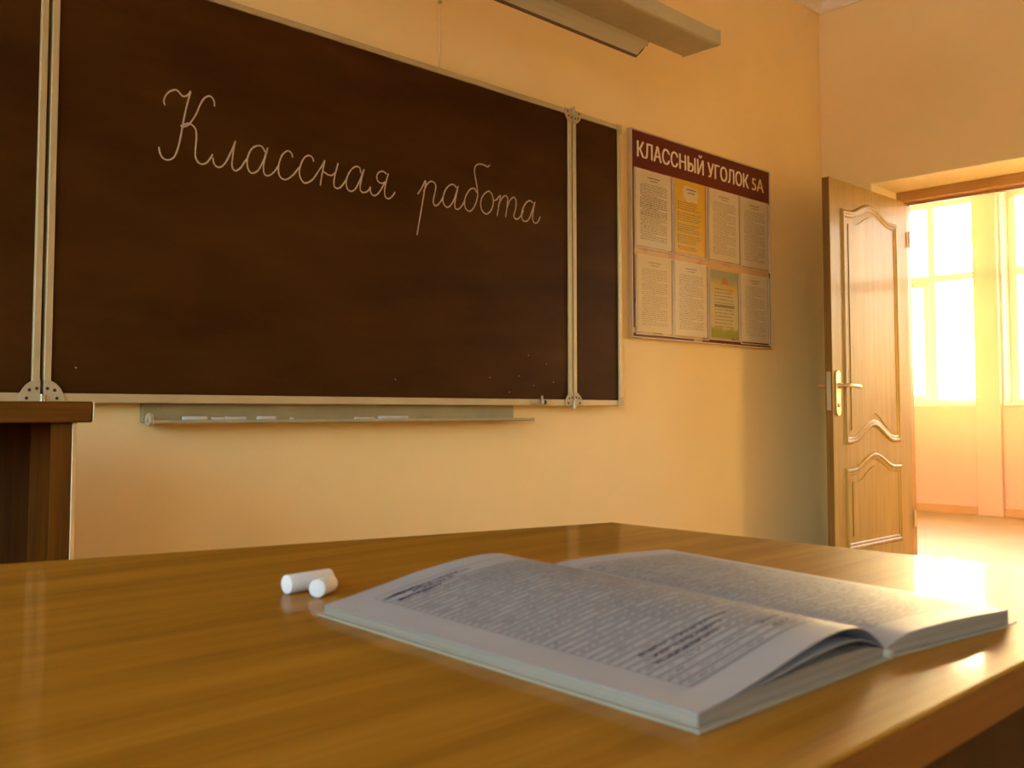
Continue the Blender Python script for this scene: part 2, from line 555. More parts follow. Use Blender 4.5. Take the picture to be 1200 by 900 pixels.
n = 1
for (p, q) in c_open:
    build_window(n, XWIN + 0.20, p + .001, q - .001, SILL + .001, HEAD - .001, [p + 0.43, q - 0.43], 2.09, -1, M['pvc'])
    portal('daylight_portal', (XWIN + 0.40, (p + q) / 2, (SILL + HEAD) / 2), (0, math.radians(90), 0), HEAD - SILL, q - p)
    n += 1
r_open = [(-4.0, -2.05), (-1.75, 0.2), (0.5, 2.45)]
window_wall('wall_left', XB - 0.4, XB, YB - 0.3, YW + 0.3, r_open, 0.85, 2.75, M['wall'])
for (p, q) in r_open:
    build_window(n, XB - 0.2, p + .001, q - .001, 0.851, 2.749, [p + 0.6, q - 0.6], 2.1, 1, M['pvc'])
    portal('daylight_portal', (XB - 0.38, (p + q) / 2, 1.8), (0, math.radians(-90), 0), 1.9, q - p)
    n += 1
struct(MB().box(-150, 150, -150, 150, -4.3, -4.0).build('ground', M['ground']))

# cornice of the classroom: a stepped cove along wall and ceiling
prof = [(0, 0), (0.012, 0), (0.016, 0.012), (0.030, 0.022), (0.040, 0.048), (0.062, 0.072), (0.090, 0.086), (0.098, 0.098), (0.112, 0.102), (0.112, 0.115), (0, 0.115)]
mb = MB(); mb.prism([(YW - a, ZC - .115 + z) for a, z in prof], 'x', XB, XD)
struct(mb.build('trim_9', M['ceiling'], smooth=False))
mb = MB(); mb.prism([(XD - a, ZC - .115 + z) for a, z in prof], 'y', YB, YW - 0.001)
struct(mb.build('trim_6', M['ceiling']))
# skirtings
struct(MB().box(XWIN - 0.014, XWIN, CY0, CY1, 0, 0.07, 0.003).build('baseboard_corridor', M['skirting']))
struct(MB().box(XB, XD, YW - 0.016, YW, 0, 0.08, 0.003).build('baseboard_front', M['skirting']))
struct(MB().box(XD - 0.016, XD, DY1, YW - .016, 0, 0.08, 0.003).build('baseboard_right', M['skirting']))

# thin lining of the door reveal, painted paler for the corridor light on it
mb = MB().box(XD + .002, 5.309, DY0, DY1, DZ - .004, DZ)
mb.box(XD + .002, 5.309, DY1 - .004, DY1, 0, DZ - .004)
mb.box(XD + .002, 5.309, DY0, DY0 + .004, 0, DZ - .004)
struct(mb.build('trim_8', M['reveal']))

# door frame set deep in the reveal and the open leaf
FX0, FX1 = 5.31, 5.40
fr = bpy.data.objects.new('trim_7', None); C.objects.link(fr); fr['kind'] = 'structure'
fr['label'] = 'brown wooden door frame set deep in the doorway'
MB().box(FX0, FX1, DY0, DY1, 2.068, DZ, 0.004).build('frame_head', M['door_frame'], fr)
MB().box(FX0, FX1, 2.330, DY1, 0, 2.068, 0.004).build('frame_jamb', M['door_frame'], fr)
MB().box(FX0, FX1, DY0, 1.293, 0, 2.068, 0.004).build('frame_jamb', M['door_frame'], fr)
MB().box(FX1 - .03, FX1, 1.293, 2.330, 2.054, 2.068, 0.002).build('frame_stop', M['door_frame'], fr)

leaf_root = bpy.data.objects.new('door_1', None); C.objects.link(leaf_root)
leaf_root['kind'] = 'structure'
leaf_root['label'] = 'pale wooden panelled door standing open into the classroom'
HX, HY = 5.285, 2.301
leaf_root.location = (HX, HY, 0)
WD, TD, HD = 0.885, 0.040, 2.052
# local: x from -WD (free edge) to 0 (hinge), y 0..TD, z .012..HD ; visible face y = 0
MB().box(-WD, 0, 0, TD, 0.012, HD, 0.003).build('leaf', M['door'], leaf_root)


def arch(x0, x1, zb, zt, hb, ht):
    """closed outline: flat or arched bottom and top with small shoulders"""
    pts = []
    N = 22
    for i in range(N + 1):
        t = i / N
        k = 0 if t < .1 or t > .9 else 0.5 - 0.5 * math.cos((t - .1) / .8 * 2 * math.pi)
        pts.append((x0 + (x1 - x0) * t, zb + hb * k))
    for i in range(N + 1):
        t = 1 - i / N
        k = 0 if t < .1 or t > .9 else 0.5 - 0.5 * math.cos((t - .1) / .8 * 2 * math.pi)
        pts.append((x0 + (x1 - x0) * t, zt + ht * k))
    return pts


for side in (0, 1):
    for (x0, x1, zb, zt, hb, ht) in ((-0.755, -0.160, 0.735, 1.893, 0.085, 0.062), (-0.755, -0.160, 0.205, 0.585, 0.0, 0.072)):
        pts = arch(x0, x1, zb, zt, hb, ht)
        pr = [(0.016, 0.0), (0.013, -0.007), (0.006, -0.011), (-0.002, -0.010), (-0.008, -0.005), (-0.014, -0.0055), (-0.022, -0.001), (-0.024, 0.001)]
        if side:
            pr = [(u, TD - v_) for u, v_ in pr]
        mo = MB().sweep(pts, pr).build('panel_moulding', M['door'], leaf_root, smooth=True)
        # raised field inside the moulding
        inner = arch(x0 + .055, x1 - .055, zb + .055, zt - .055, hb, ht)
        yy = (-0.004, 0.002) if not side else (TD - .002, TD + .004)
        MB().prism(inner, 'y', yy[0], yy[1]).build('panel_field', M['door'], leaf_root)
# handle set on both faces
for s, y0, y1 in ((-1, -0.009, 0.0), (1, TD, TD + .009)):
    pl = MB()
    zc_, w2 = 0.970, 0.021
    out_ = []
    for i in range(13):
        a = math.pi * i / 12
        out_.append((-WD + .045 + math.cos(a) * w2, 1.068 + math.sin(a) * 0.018))
    for i in range(13):
        a = math.pi + math.pi * i / 12
        out_.append((-WD + .045 + math.cos(a) * w2, 0.880 + math.sin(a) * 0.018))
    pl.prism(out_, 'y', y0, y1, 0.002)
    plo = pl.build('handle_plate', M['brass'], leaf_root)
    yb = y0 if s < 0 else y1
    h = MB()
    hx = -WD + .045
    h.cyl((hx, yb, 1.012), (hx, yb + s * 0.016, 1.012), 0.015, 0.012)
    h.tube(catmull([(hx, yb + s * .010, 1.012), (hx, yb + s * .040, 1.012), (hx + .012, yb + s * .052, 1.012), (hx + .045, yb + s * .054, 1.012), (hx + .090, yb + s * .052, 1.010), (hx + .128, yb + s * .047, 1.008)], 4),
           [0.0085] * 9 + [0.0095] * 8 + [0.0105] * 4, 10)
    h.build('lever', M['brass'], leaf_root, smooth=True)
    k = MB().cyl((hx, yb - s * .001, 0.915), (hx, yb + s * .006, 0.915), 0.011, 0.010)
    k.box(hx - .002, hx + .002, yb + s * .006 - .0005, yb + s * .006 + .0005, 0.908, 0.922)
    k.build('lock_cylinder', M['steel'], leaf_root)
for zz in (0.25, 1.80):
    MB().cyl((0.006, -0.006, zz), (0.006, -0.006, zz + .09), 0.007, bev=.001).build('hinge', M['brass'], leaf_root)
MB().box(-WD - .0012, -WD + .0005, .0015, TD - .0015, 0.014, HD - .002).build('edge_band', M['door_edge'], leaf_root)
MB().box(-WD - .0022, -WD - .0012, .009, .031, 0.89, 1.08).build('lock_strip', M['steel'], leaf_root)

# ------------------------------------------------------------------ blackboard
BY0, BY1 = 2.612, 2.640        # front face of the panels, back
board = thing('blackboard', 'long dark brown wall blackboard in aluminium frame with chalk writing', 'blackboard', (1.845, 2.64, 0.905))
BL = Vector(board.location)


def bmesh_local(mb):
    bmesh.ops.translate(mb.bm, verts=mb.bm.verts, vec=-BL)
    return mb


def rails(parent, x0, x1, z0, z1, fw=0.020):
    yf = BY0 - 0.008
    for a in ((x0, x1, z1 - fw, z1), (x0, x1, z0, z0 + fw * 1.25)):
        bmesh_local(MB().box(a[0], a[1], yf, BY1, a[2], a[3], 0.003)).build('frame_rail', M['alu'], parent)
    for a in ((x0, x0 + fw * .95, z0 + fw * 1.25, z1 - fw), (x1 - fw * .95, x1, z0 + fw * 1.25, z1 - fw)):
        bmesh_local(MB().box(a[0], a[1], yf, BY1, a[2], a[3], 0.003)).build('frame_stile', M['alu'], parent)


ZB0, ZB1 = 0.907, 2.112
panels = {}
for nm, x0, x1 in (('main_panel', 0.838, 2.843), ('side_panel', 0.530, 0.829), ('side_panel', 2.852, 3.156)):
    p = bmesh_local(MB().box(x0 + .004, x1 - .004, BY0, BY1 - .002, ZB0 + .004, ZB1 - .004)).build(nm, M['board'], board)
    rails(p, x0, x1, ZB0, ZB1)
    panels[(nm, x0)] = p
main = panels[('main_panel', 0.838)]


def corner_plate(parent, cx, cz, sx, sz, r, holes=True):
    """quarter-round plastic plate covering a frame corner; sx, sz = directions towards the panel centre"""
    pts = [(cx, cz)]
    for i in range(11):
        a = math.pi / 2 * i / 10
        pts.append((cx + sx * r * math.cos(a), cz + sz * r * 1.15 * math.sin(a)))
    mb = MB().prism(pts, 'y', BY0 - .0125, BY0 - .0075, 0.001)
    p = bmesh_local(mb).build('corner_plate', M['plate'], parent)
    if holes:
        for (u, v_) in ((.62, .22), (.50, .62), (.16, .70)):
            bmesh_local(MB().cyl((cx + sx * r * u, BY0 - .0120, cz + sz * r * v_), (cx + sx * r * u, BY0 - .0132, cz + sz * r * v_), 0.0042, seg=10)).build('screw', M['dark'], parent)
    return p


pl_ = panels[('side_panel', 0.530)]; pr_ = panels[('side_panel', 2.852)]
for sz, cz in ((1, ZB0), (-1, ZB1)):
    corner_plate(main, 0.838, cz, 1, sz, 0.052)
    corner_plate(pl_, 0.829, cz, -1, sz, 0.052)
    corner_plate(pl_, 0.530, cz, 1, sz, 0.030, False)
    corner_plate(main, 2.843, cz, -1, sz, 0.048)
    corner_plate(pr_, 2.852, cz, 1, sz, 0.048)
    corner_plate(pr_, 3.156, cz, -1, sz, 0.034, False)
    for xh in (0.8335, 2.8475):
        z0 = cz - .012 if sz > 0 else cz - .022
        h = MB().cyl((xh, BY0 - .014, z0), (xh, BY0 - .014, z0 + .034), 0.0065, seg=14)
        h.box(xh - .016, xh + .016, BY0 - .0105, BY0 - .008, z0 + .006, z0 + .028, 0.001)
        bmesh_local(h).build('hinge', M['steel'], board)
# small turn-latch on the bottom rail
lt = MB().box(2.600, 2.716, BY0 - .012, BY0 - .008, 0.911, 0.929, 0.002)
bmesh_local(lt).build('latch_plate', M['plate'], board)
k = MB().cyl((2.652, BY0 - .010, 0.921), (2.652, BY0 - .028, 0.921), 0.010, 0.008, 14, .001)
k.box(2.648, 2.656, BY0 - .026, BY0 - .020, 0.915, 0.945, 0.001)
bmesh_local(k).build('latch_knob', M['steel'], board)
k = MB().cyl((2.676, BY0 - .010, 0.920), (2.676, BY0 - .018, 0.920), 0.008, seg=12)
bmesh_local(k).build('latch_hole', M['dark'], board)

# chalk handwriting: real strokes of chalk lying on the writing surface
HW1 = [
  [(1147,1752),(1143,1765),(1150,1784),(1162,1797),(1178,1804),(1189,1798),(1197,1791),(1208,1793),(1217,1802),(1222,1811)],
  [(1222,1811),(1216,1786),(1208,1751),(1201,1713),(1195,1675),(1187,1637),(1177,1610),(1161,1598),(1145,1599),(1135,1612),(1131,1630)],
  [(1296,1782),(1295,1796),(1287,1808),(1275,1808),(1262,1797),(1251,1776),(1241,1750),(1228,1726),(1215,1709),(1202,1702),(1193,1702)],
  [(1193,1702),(1204,1709),(1217,1715),(1229,1712),(1239,1702),(1242,1679),(1240,1648),(1240,1622),(1249,1607),(1262,1604),(1276,1612),(1287,1628),(1293,1639)],
  [(1294,1629),(1297,1614),(1307,1604),(1321,1607),(1335,1623),(1349,1652),(1360,1679),(1365,1693),(1360,1671),(1356,1638),(1355,1616),(1361,1605),(1370,1604),(1384,1616),(1395,1634),(1404,1647)],
  [(1464,1677),(1454,1692),(1439,1693),(1421,1682),(1410,1664),(1404,1641),(1406,1620),(1414,1607),(1425,1606),(1440,1616),(1452,1636),(1461,1657),(1469,1683),(1472,1692),(1465,1663),(1459,1635),(1461,1613),(1470,1606),(1483,1610),(1498,1625),(1512,1647)],
  [(1559,1678),(1557,1689),(1548,1696),(1537,1694),(1523,1680),(1514,1658),(1510,1635),(1514,1614),(1526,1605),(1541,1607),(1560,1622),(1573,1638),(1585,1653)],
  [(1635,1679),(1633,1689),(1623,1696),(1610,1693),(1598,1681),(1588,1658),(1584,1634),(1590,1616),(1602,1606),(1616,1609),(1634,1623),(1650,1646),(1667,1672),(1677,1691),(1672,1667),(1666,1637),(1661,1606)],
  [(1668,1655),(1677,1652),(1690,1647),(1704,1647),(1715,1657)],
  [(1728,1692),(1720,1664),(1713,1633),(1714,1613),(1725,1608),(1738,1614),(1752,1631),(1763,1648)],
  [(1816,1674),(1813,1690),(1798,1693),(1780,1680),(1765,1656),(1760,1633),(1764,1614),(1779,1607),(1795,1617),(1809,1641),(1820,1665),(1830,1690),(1822,1662),(1815,1633),(1817,1615),(1830,1611),(1847,1620),(1856,1635)],
  [(1856,1635),(1857,1618),(1866,1608),(1881,1611),(1896,1627),(1911,1651),(1921,1663)],
  [(1921,1663),(1901,1654),(1886,1660),(1882,1676),(1891,1690),(1908,1696),(1922,1689)],
  [(1930,1693),(1922,1667),(1915,1634),(1917,1612),(1931,1606),(1946,1616),(1958,1633)],
]
HW2 = [
  [(2056,1641),(2074,1666),(2092,1695),(2083,1641),(2071,1580),(2060,1527),(2055,1497)],
  [(2082,1654),(2095,1679),(2111,1695),(2128,1696),(2138,1683),(2133,1656),(2126,1628),(2133,1614),(2145,1616),(2162,1634),(2173,1652)],
  [(2234,1692),(2223,1702),(2205,1699),(2185,1681),(2173,1655),(2171,1632),(2184,1617),(2200,1619),(2219,1642),(2232,1671),(2242,1701),(2233,1665),(2226,1633),(2230,1617),(2245,1617),(2263,1635),(2276,1658)],
  [(2333,1691),(2321,1704),(2303,1700),(2285,1680),(2274,1654),(2276,1627),(2294,1616),(2312,1626),(2327,1649),(2337,1681),(2333,1715),(2325,1748),(2321,1772),(2327,1790),(2344,1800),(2367,1801),(2385,1797),(2398,1806)],
  [(2386,1704),(2367,1689),(2353,1663),(2355,1635),(2370,1620),(2388,1621),(2407,1640),(2416,1669),(2409,1696),(2395,1706),(2386,1704)],
  [(2414,1672),(2433,1681),(2452,1699),(2445,1663),(2435,1618)],
  [(2440,1655),(2457,1686),(2476,1702),(2490,1695),(2487,1662),(2479,1620)],
  [(2484,1651),(2500,1685),(2520,1703),(2534,1694),(2533,1662),(2523,1635),(2530,1622),(2544,1623),(2564,1641),(2574,1661)],
  [(2625,1697),(2610,1704),(2589,1692),(2572,1668),(2564,1645),(2569,1624),(2586,1619),(2605,1632),(2623,1668),(2638,1704),(2627,1661),(2625,1632),(2635,1620),(2651,1624),(2668,1649)],
]


def stroke_mesh(mb, pts, w):
    P = [Vector((x / 1000, z / 1000)) for x, z in catmull(pts, 5)]
    n = len(P)
    yb, yf = BY0, BY0 - 0.0007
    L_, R_ = [], []
    for i in range(n):
        d = (P[min(i + 1, n - 1)] - P[max(i - 1, 0)])
        if d.length < 1e-7: d = Vector((1, 0))
        d.normalize()
        nr = Vector((-d.y, d.x))
        ww = w * (0.86 + 0.28 * random.random())
        if i in (0, n - 1): ww *= 0.6
        L_.append(P[i] + nr * ww); R_.append(P[i] - nr * ww)
    bm = mb.bm
    rows = [[bm.verts.new((l.x, yb, l.y)), bm.verts.new((l.x * .7 + r.x * .3, yf, l.y * .7 + r.y * .3)), bm.verts.new((l.x * .3 + r.x * .7, yf, l.y * .3 + r.y * .7)), bm.verts.new((r.x, yb, r.y))] for l, r in zip(L_, R_)]
    for a, b_ in zip(rows[:-1], rows[1:]):
        for k_ in range(3):
            bm.faces.new((a[k_], a[k_ + 1], b_[k_ + 1], b_[k_]))


for strokes, lab in ((HW1, 'white chalk cursive word Классная'), (HW2, 'white chalk cursive word работа')):
    mb = MB()
    for s in strokes:
        stroke_mesh(mb, s, 0.0026)
    o = bmesh_local(mb).build('chalk_word', M['chalk_line'], main)
    o['label'] = lab
# specks of chalk dust near the lower edge of the board
mb = MB()
for (x, z) in ((1.965, 0.993), (2.50, 0.957), (2.55, 1.02), (2.63, 0.985), (2.70, 1.07), (2.60, 1.10), (0.92, 1.0), (2.40, 1.01), (2.74, 1.0)):
    mb.box(x - .002, x + .002, BY0 - .0006, BY0, z - .0018, z + .0018)
bmesh_local(mb).build('chalk_specks', M['chalk_line'], main)['kind'] = 'stuff'

# ------------------------------------------------------------------ chalk tray below the board
tray = thing('chalk_tray', 'narrow grey metal chalk tray fixed under the blackboard', 'tray', (1.86, 2.66, 0.85))
TL = Vector(tray.location)
def tl(mb):
    bmesh.ops.translate(mb.bm, verts=mb.bm.verts, vec=-TL); return mb
tl(MB().box(1.112, 2.548, 2.640, 2.6595, 0.853, 0.908, 0.002)).build('back_plate', M['tray'], tray)
lp = [(2.640, 0.853), (2.640, 0.857), (2.588, 0.857), (2.584, 0.8605), (2.579, 0.8605), (2.577, 0.853), (2.580, 0.849), (2.636, 0.849)]
tl(MB().prism(lp, 'x', 1.118, 2.600, 0.0008)).build('ledge', M['tray'], tray)
e = MB().cyl((1.110, 2.603, 0.862), (1.122, 2.603, 0.862), 0.018, seg=20, bev=.002)
e.cyl((1.106, 2.603, 0.862), (1.110, 2.603, 0.862), 0.008, seg=12)
tl(e).build('end_cap', M['plate'], tray)

chalk_labels = [
    (1.212, 1.284, .0070, 'chalk stick at the left end of the chalk tray'),
    (1.300, 1.338, .0052, 'worn dull chalk stub between two longer sticks on the tray'),
    (1.342, 1.412, .0062, 'slim chalk stick touching the right end of the dull stub on the tray'),
    (1.446, 1.506, .0068, 'short bright chalk stick just left of the lone crumb on the tray'),
    (1.560, 1.572, .0045, 'tiny chalk crumb lying alone on the chalk tray'),
    (1.800, 1.880, .0045, 'thin flat chalk remnant near the middle of the tray'),
    (1.892, 2.010, .0062, 'longest chalk stick at the right of the tray'),
]
for i, (a, b_, r, lab) in enumerate(chalk_labels):
    yy = 2.604 + 0.004 * (i % 3)
    o = MB().cyl((-(b_ - a) / 2, 0, 0), ((b_ - a) / 2, 0, 0), r, r * .93, 16, r * .18).build('chalk_stick', M['chalk'], None, smooth=True)
    o.location = ((a + b_) / 2, yy, 0.857 + r)
    o.rotation_euler = (0, 0, 0.03 * ((i * 7) % 3 - 1))
    tag(o, 'white ' + lab, 'chalk', 'chalk on the tray')

# ------------------------------------------------------------------ hanging cord on the wall
cord = thing('wall_cord', 'thin pale cord running down the wall behind the blackboard', 'cord', (2.188, YW, 2.0))
MB().tube([(0, -.004, .08), (0.002, -.004, .2), (-.001, -.004, .32), (0.0, -.004, .44), (0.001, -.004, 1.25)], 0.0028, 8).build('wire', M['cord'], cord, smooth=True)
hk = MB().cyl((0.0, 0, .378), (0.0, -.012, .378), 0.006, seg=12)
hk.tube(catmull([(0, -.010, .378), (-.012, -.016, .374), (-.016, -.016, .384), (-.008, -.014, .394)], 3), 0.0025, 8)
hk.build('clip', M['plate'], cord, smooth=True)

# ------------------------------------------------------------------ board lamp
lamp = thing('board_lamp', 'long beige enamelled lamp housing hung in front of the wall above the blackboard', 'lamp', (1.6, 2.14, 2.29))
LL = Vector(lamp.location)
def ll(mb):
    bmesh.ops.translate(mb.bm, verts=mb.bm.verts, vec=-LL); return mb
LX0, LX1 = 0.30, 3.090
ll(MB().box(LX0, LX1 - .010, 2.052, 2.226, 2.2935, 2.349, 0.004)).build('housing', M['lamp'], lamp)
ll(MB().box(LX0 + .02, LX1 - .030, 2.062, 2.216, 2.2900, 2.2940, 0.001)).build('bottom_cover', M['lamp_dirty'], lamp)
ll(MB().box(LX1 - .012, LX1, 2.050, 2.228, 2.2915, 2.351, 0.003)).build('end_cap', M['lamp'], lamp)
ll(MB().box(LX0 - .002, LX0 + .010, 2.050, 2.228, 2.2915, 2.351, 0.003)).build('end_cap', M['lamp'], lamp)
# sloping reflector on the wall side, ending short of the housing
rf = [(2.224, 2.2955), (2.245, 2.288), (2.270, 2.275), (2.292, 2.260), (2.2945, 2.2635), (2.272, 2.279), (2.247, 2.292), (2.226, 2.299)]
ref = ll(MB().prism(rf, 'x', LX0 + .2, 2.874)).build('reflector', M['lamp'], lamp, smooth=False)
ll(MB().prism([(2.288, 2.2620), (2.2975, 2.2545), (2.3005, 2.2585), (2.2925, 2.2660)], 'x', LX0 + .2, 2.876)).build('reflector_lip', M['lamp_dark'], ref)
hk = MB().tube(catmull([(2.876, 2.296, 2.258), (2.878, 2.278, 2.270), (2.878, 2.262, 2.281), (2.878, 2.250, 2.296)], 3), 0.0026, 8)
hk.tube([(2.878, 2.250, 2.296), (2.878, 2.232, 2.300)], 0.0026, 8)
hk.tube([(2.878, 2.243, 2.286), (2.870, 2.240, 2.301)], 0.0022, 8)
ll(hk).build('reflector_catch', M['lamp_dark'], lamp, smooth=True)
for xx in (0.75, 2.25):
    br = MB().tube([(xx, 2.14, 2.345), (xx, 2.14, 2.62), (xx, 2.18, 2.66), (xx, 2.655, 2.66)], 0.008, 10)
    br.box(xx - .03, xx + .03, 2.652, 2.6595, 2.63, 2.69, .002)
    ll(br).build('wall_bracket', M['lamp'], lamp, smooth=True)

# ------------------------------------------------------------------ notice stand
NX0, NX1, NZ0, NZ1 = 3.262, 4.405, 1.207, 2.136
stand = thing('notice_board', 'maroon headed wall notice stand with eight paper pockets', 'notice board', ((NX0 + NX1) / 2, YW, NZ0))
NL = Vector(stand.location)
def nl(mb):
    bmesh.ops.translate(mb.bm, verts=mb.bm.verts, vec=-NL); return mb
YN = YW - 0.003
YF = YW - 0.021
nl(MB().box(NX0 + .004, NX1 - .004, YF, YN - .002, NZ0 + .004, NZ1 - .004)).build('backing_panel', M['backing'], stand)
for a in ((NX0, NX1, NZ1 - .006, NZ1), (NX0, NX1, NZ0, NZ0 + .006), (NX0, NX0 + .006, NZ0 + .006, NZ1 - .006), (NX1 - .006, NX1, NZ0 + .006, NZ1 - .006)):
    nl(MB().box(a[0], a[1], YF - .006, YN, a[2], a[3], .0015)).build('rim', M['stand_rim'], stand)
hd = nl(MB().box(NX0 + .007, NX1 - .007, YF - .0012, YF, 1.966, NZ1 - .007)).build('header_band', M['maroon'], stand)
nl(MB().box(NX0 + .007, NX0 + .022, YF - .0011, YF, NZ0 + .045, 1.966)).build('side_band', M['maroon'], stand)
nl(MB().box(NX0 + .007, NX0 + .46, YF - .0010, YF, NZ0 + .007, NZ0 + .022)).build('bottom_band', M['maroon'], stand)
nl(MB().box(NX0 + .53, NX1 - .007, YF - .0010, YF, NZ0 + .007, NZ0 + .025)).build('bottom_band', M['maroon'], stand)
nl(MB().box(NX1 - .016, NX1 - .007, YF - .0011, YF, NZ0 + .025, 1.966)).build('side_band', M['maroon'], stand)


def lettering(name, body, x0, x1, z0, h, material, parent, base):
    cu = bpy.data.curves.new(name, 'FONT')
    cu.body = body
    cu.size = 1.0
    cu.offset = 0.0
    cu.extrude = 0.0
    cu.resolution_u = 4
    tmp = bpy.data.objects.new(name, cu)
    C.objects.link(tmp)
    bpy.context.view_layer.update()
    me = bpy.data.meshes.new_from_object(tmp.evaluated_get(bpy.context.evaluated_depsgraph_get()))
    bpy.data.objects.remove(tmp)
    xs = [v.co.x for v in me.vertices]; ys = [v.co.y for v in me.vertices]
    ax, bx_, ay = min(xs), max(xs), min(ys)
    cap = 0.727
    for v in me.vertices:
        v.co = Vector((x0 + (v.co.x - ax) / (bx_ - ax) * (x1 - x0), YF - 0.0022, z0 + v.co.y / cap * h)) - base
    me.materials.clear(); me.materials.append(material)
    b2 = bmesh.new()                      # a bolder weight: the same glyphs once more, shifted by a hair
    for dx, dy in ((-.0022, 0), (0, -.0002), (.0022, -.0004)):
        t2 = me.copy(); t2.transform(Matrix.Translation((dx, dy, 0))); b2.from_mesh(t2); bpy.data.meshes.remove(t2)
    b2.to_mesh(me); b2.free()
    o = bpy.data.objects.new(name, me)
    return put(o, parent)


lettering('lettering', 'КЛАССНЫЙ УГОЛОК', 3.307, 4.205, 2.014, 0.072, M['letter'], hd, NL)
lettering('lettering', '5А', 4.236, 4.345, 2.014, 0.066, M['letter_y'], hd, NL)

sheets = [
    (3.295, 3.549, 1.618, 1.960, 'sheet_white', 'sheet_text', 'white printed sheet top left on the notice stand', 31, True),
    (3.583, 3.817, 1.620, 1.962, 'sheet_yellow', 'sheet_text', 'bright yellow printed sheet in the top row of the notice stand', 0, False),
    (3.856, 4.108, 1.618, 1.962, 'sheet_white', 'sheet_text_light', 'pale printed sheet right of the yellow sheet on the notice stand', 34, False),
    (4.129, 4.377, 1.614, 1.959, 'sheet_white', 'sheet_text_light', 'pale printed sheet top right on the notice stand', 30, False),
    (3.303, 3.547, 1.236, 1.578, 'sheet_cream', 'sheet_text_light', 'cream printed sheet bottom left on the notice stand', 30, False),
    (3.577, 3.826, 1.235, 1.579, 'sheet_white', 'sheet_text_light', 'whitish printed sheet below the yellow sheet on the notice stand', 33, False),
    (3.860, 4.091, 1.241, 1.570, 'leaflet', 'sheet_text', 'leaflet with blue top and green foot on the notice stand', 0, False),
    (4.128, 4.371, 1.233, 1.574, 'sheet_white', 'sheet_text_light', 'pale printed sheet bottom right on the notice stand', 30, False),
]
rnd = random.Random(3)
for (x0, x1, z0, z1, mt, ink, lab, nrow, dark) in sheets:
    # pocket: a clear front with welded plastic edges
    pk = nl(MB().box(x0 - .010, x1 + .010, YF - .0060, YF - .0052, z0 - .010, z1 - .004)).build('pocket', M['pocket'], stand)
    ed = MB()
    ed.box(x0 - .013, x0 - .007, YF - .0068, YF - .0005, z0 - .013, z1 - .002, .0008)
    ed.box(x1 + .007, x1 + .013, YF - .0068, YF - .0005, z0 - .013, z1 - .002, .0008)
    ed.box(x0 - .007, x1 + .007, YF - .0068, YF - .0005, z0 - .013, z0 - .008, .0008)
    nl(ed).build('pocket_edge', M['stand_rim'], pk)
    sh = thing('paper_sheet', lab, 'paper', ((x0 + x1) / 2, YF - .003, z0), 0, 'sheets in the notice stand pockets')
    w, h = x1 - x0, z1 - z0
    MB().box(-w / 2, w / 2, -.0004, .0004, 0, h).build('page', M[mt], sh)
    tx = MB(); yb = -.0008
    def line(a, b_, z, t):
        x = a
        while x < b_ - .004:
            wl = min(rnd.uniform(.008, .030), b_ - x)
            tx.box(x, x + wl, yb, yb + .0003, z, z + t * rnd.uniform(.7, 1.1))
            x += wl + .0045
    if nrow:
        tx.box(-.045, .045, yb, yb + .0003, h - .032, h - .027)
        tx.box(-.028, .030, yb, yb + .0003, h - .044, h - .040)
        for r in range(nrow):
            z = h - .062 - r * (h - .085) / nrow
            a, b_ = -w / 2 + .028, w / 2 - .028
            if r % 7 == 6: b_ -= rnd.uniform(.04, .11)
            if r % 7 == 0: a += .012
            line(a, b_, z, .0030 if not dark else (.0042 if 6 < r < 18 else .0032))
    elif mt == 'sheet_yellow':
        for r in range(22):
            z = h - .105 - r * .0105
            if r % 5 == 4: continue
            line(-w / 2 + .034, w / 2 - rnd.uniform(.03, .09), z, .0042)
            tx.box(-w / 2 + .018, -w / 2 + .028, yb, yb + .0003, z, z + .007)
        hd2 = MB().box(-.030, .045, yb - .0003, yb, h - .040, h - .034)
        hd2.box(-.020, .035, yb - .0003, yb, h - .055, h - .050)
        hd2.build('printed_heading', M[ink], sh)
    else:
        for r in range(12):
            z = h - .095 - r * .0165
            if r == 5:
                tx.box(-w / 2 + .03, w / 2 - .03, yb, yb + .0003, z - .004, z + .010)
            else:
                line(-w / 2 + .03, w / 2 - .03 - rnd.uniform(0, .03), z, .0045)
    tx.build('printed_text', M[ink], sh)
    if mt == 'sheet_yellow':
        pa = [(-.055, h - .075), (-.060, h - .045), (-.040, h - .020), (.0, h - .024), (.050, h - .026), (.066, h - .050), (.055, h - .095), (.020, h - .088), (-.02, h - .098)]
        MB().prism(pa, 'y', -.0007, -.0004).build('white_patch', M['sheet_white'], sh)
    if mt == 'leaflet':
        MB().prism([(-.030, h - .066), (-.012, h - .040), (.006, h - .030), (.020, h - .044), (.034, h - .066)], 'y', -.0007, -.0004).build('red_motif', flat('leaflet_red', (0.50, 0.20, 0.10)), sh)
        MB().prism([(.030, h - .110), (.030, h - .078), (.070, h - .070), (.080, h - .085), (.075, h - .112)], 'y', -.00065, -.0004).build('yellow_motif', flat('leaflet_yellow', (0.68, 0.46, 0.05)), sh)

# ------------------------------------------------------------------ dark cabinet at the left
CA = math.radians(69.7)                     # its depth axis seen from above
dist = 1.93
ca, sa = math.cos(CA), math.sin(CA)
cr = Vector((math.cos(math.radians(70.713)) * dist, math.sin(math.radians(70.713)) * dist, 0))   # right front foot
cab = thing('cabinet', 'dark walnut open fronted cabinet with thick overhanging top beside the desk', 'cabinet', cr, CA - math.pi / 2)
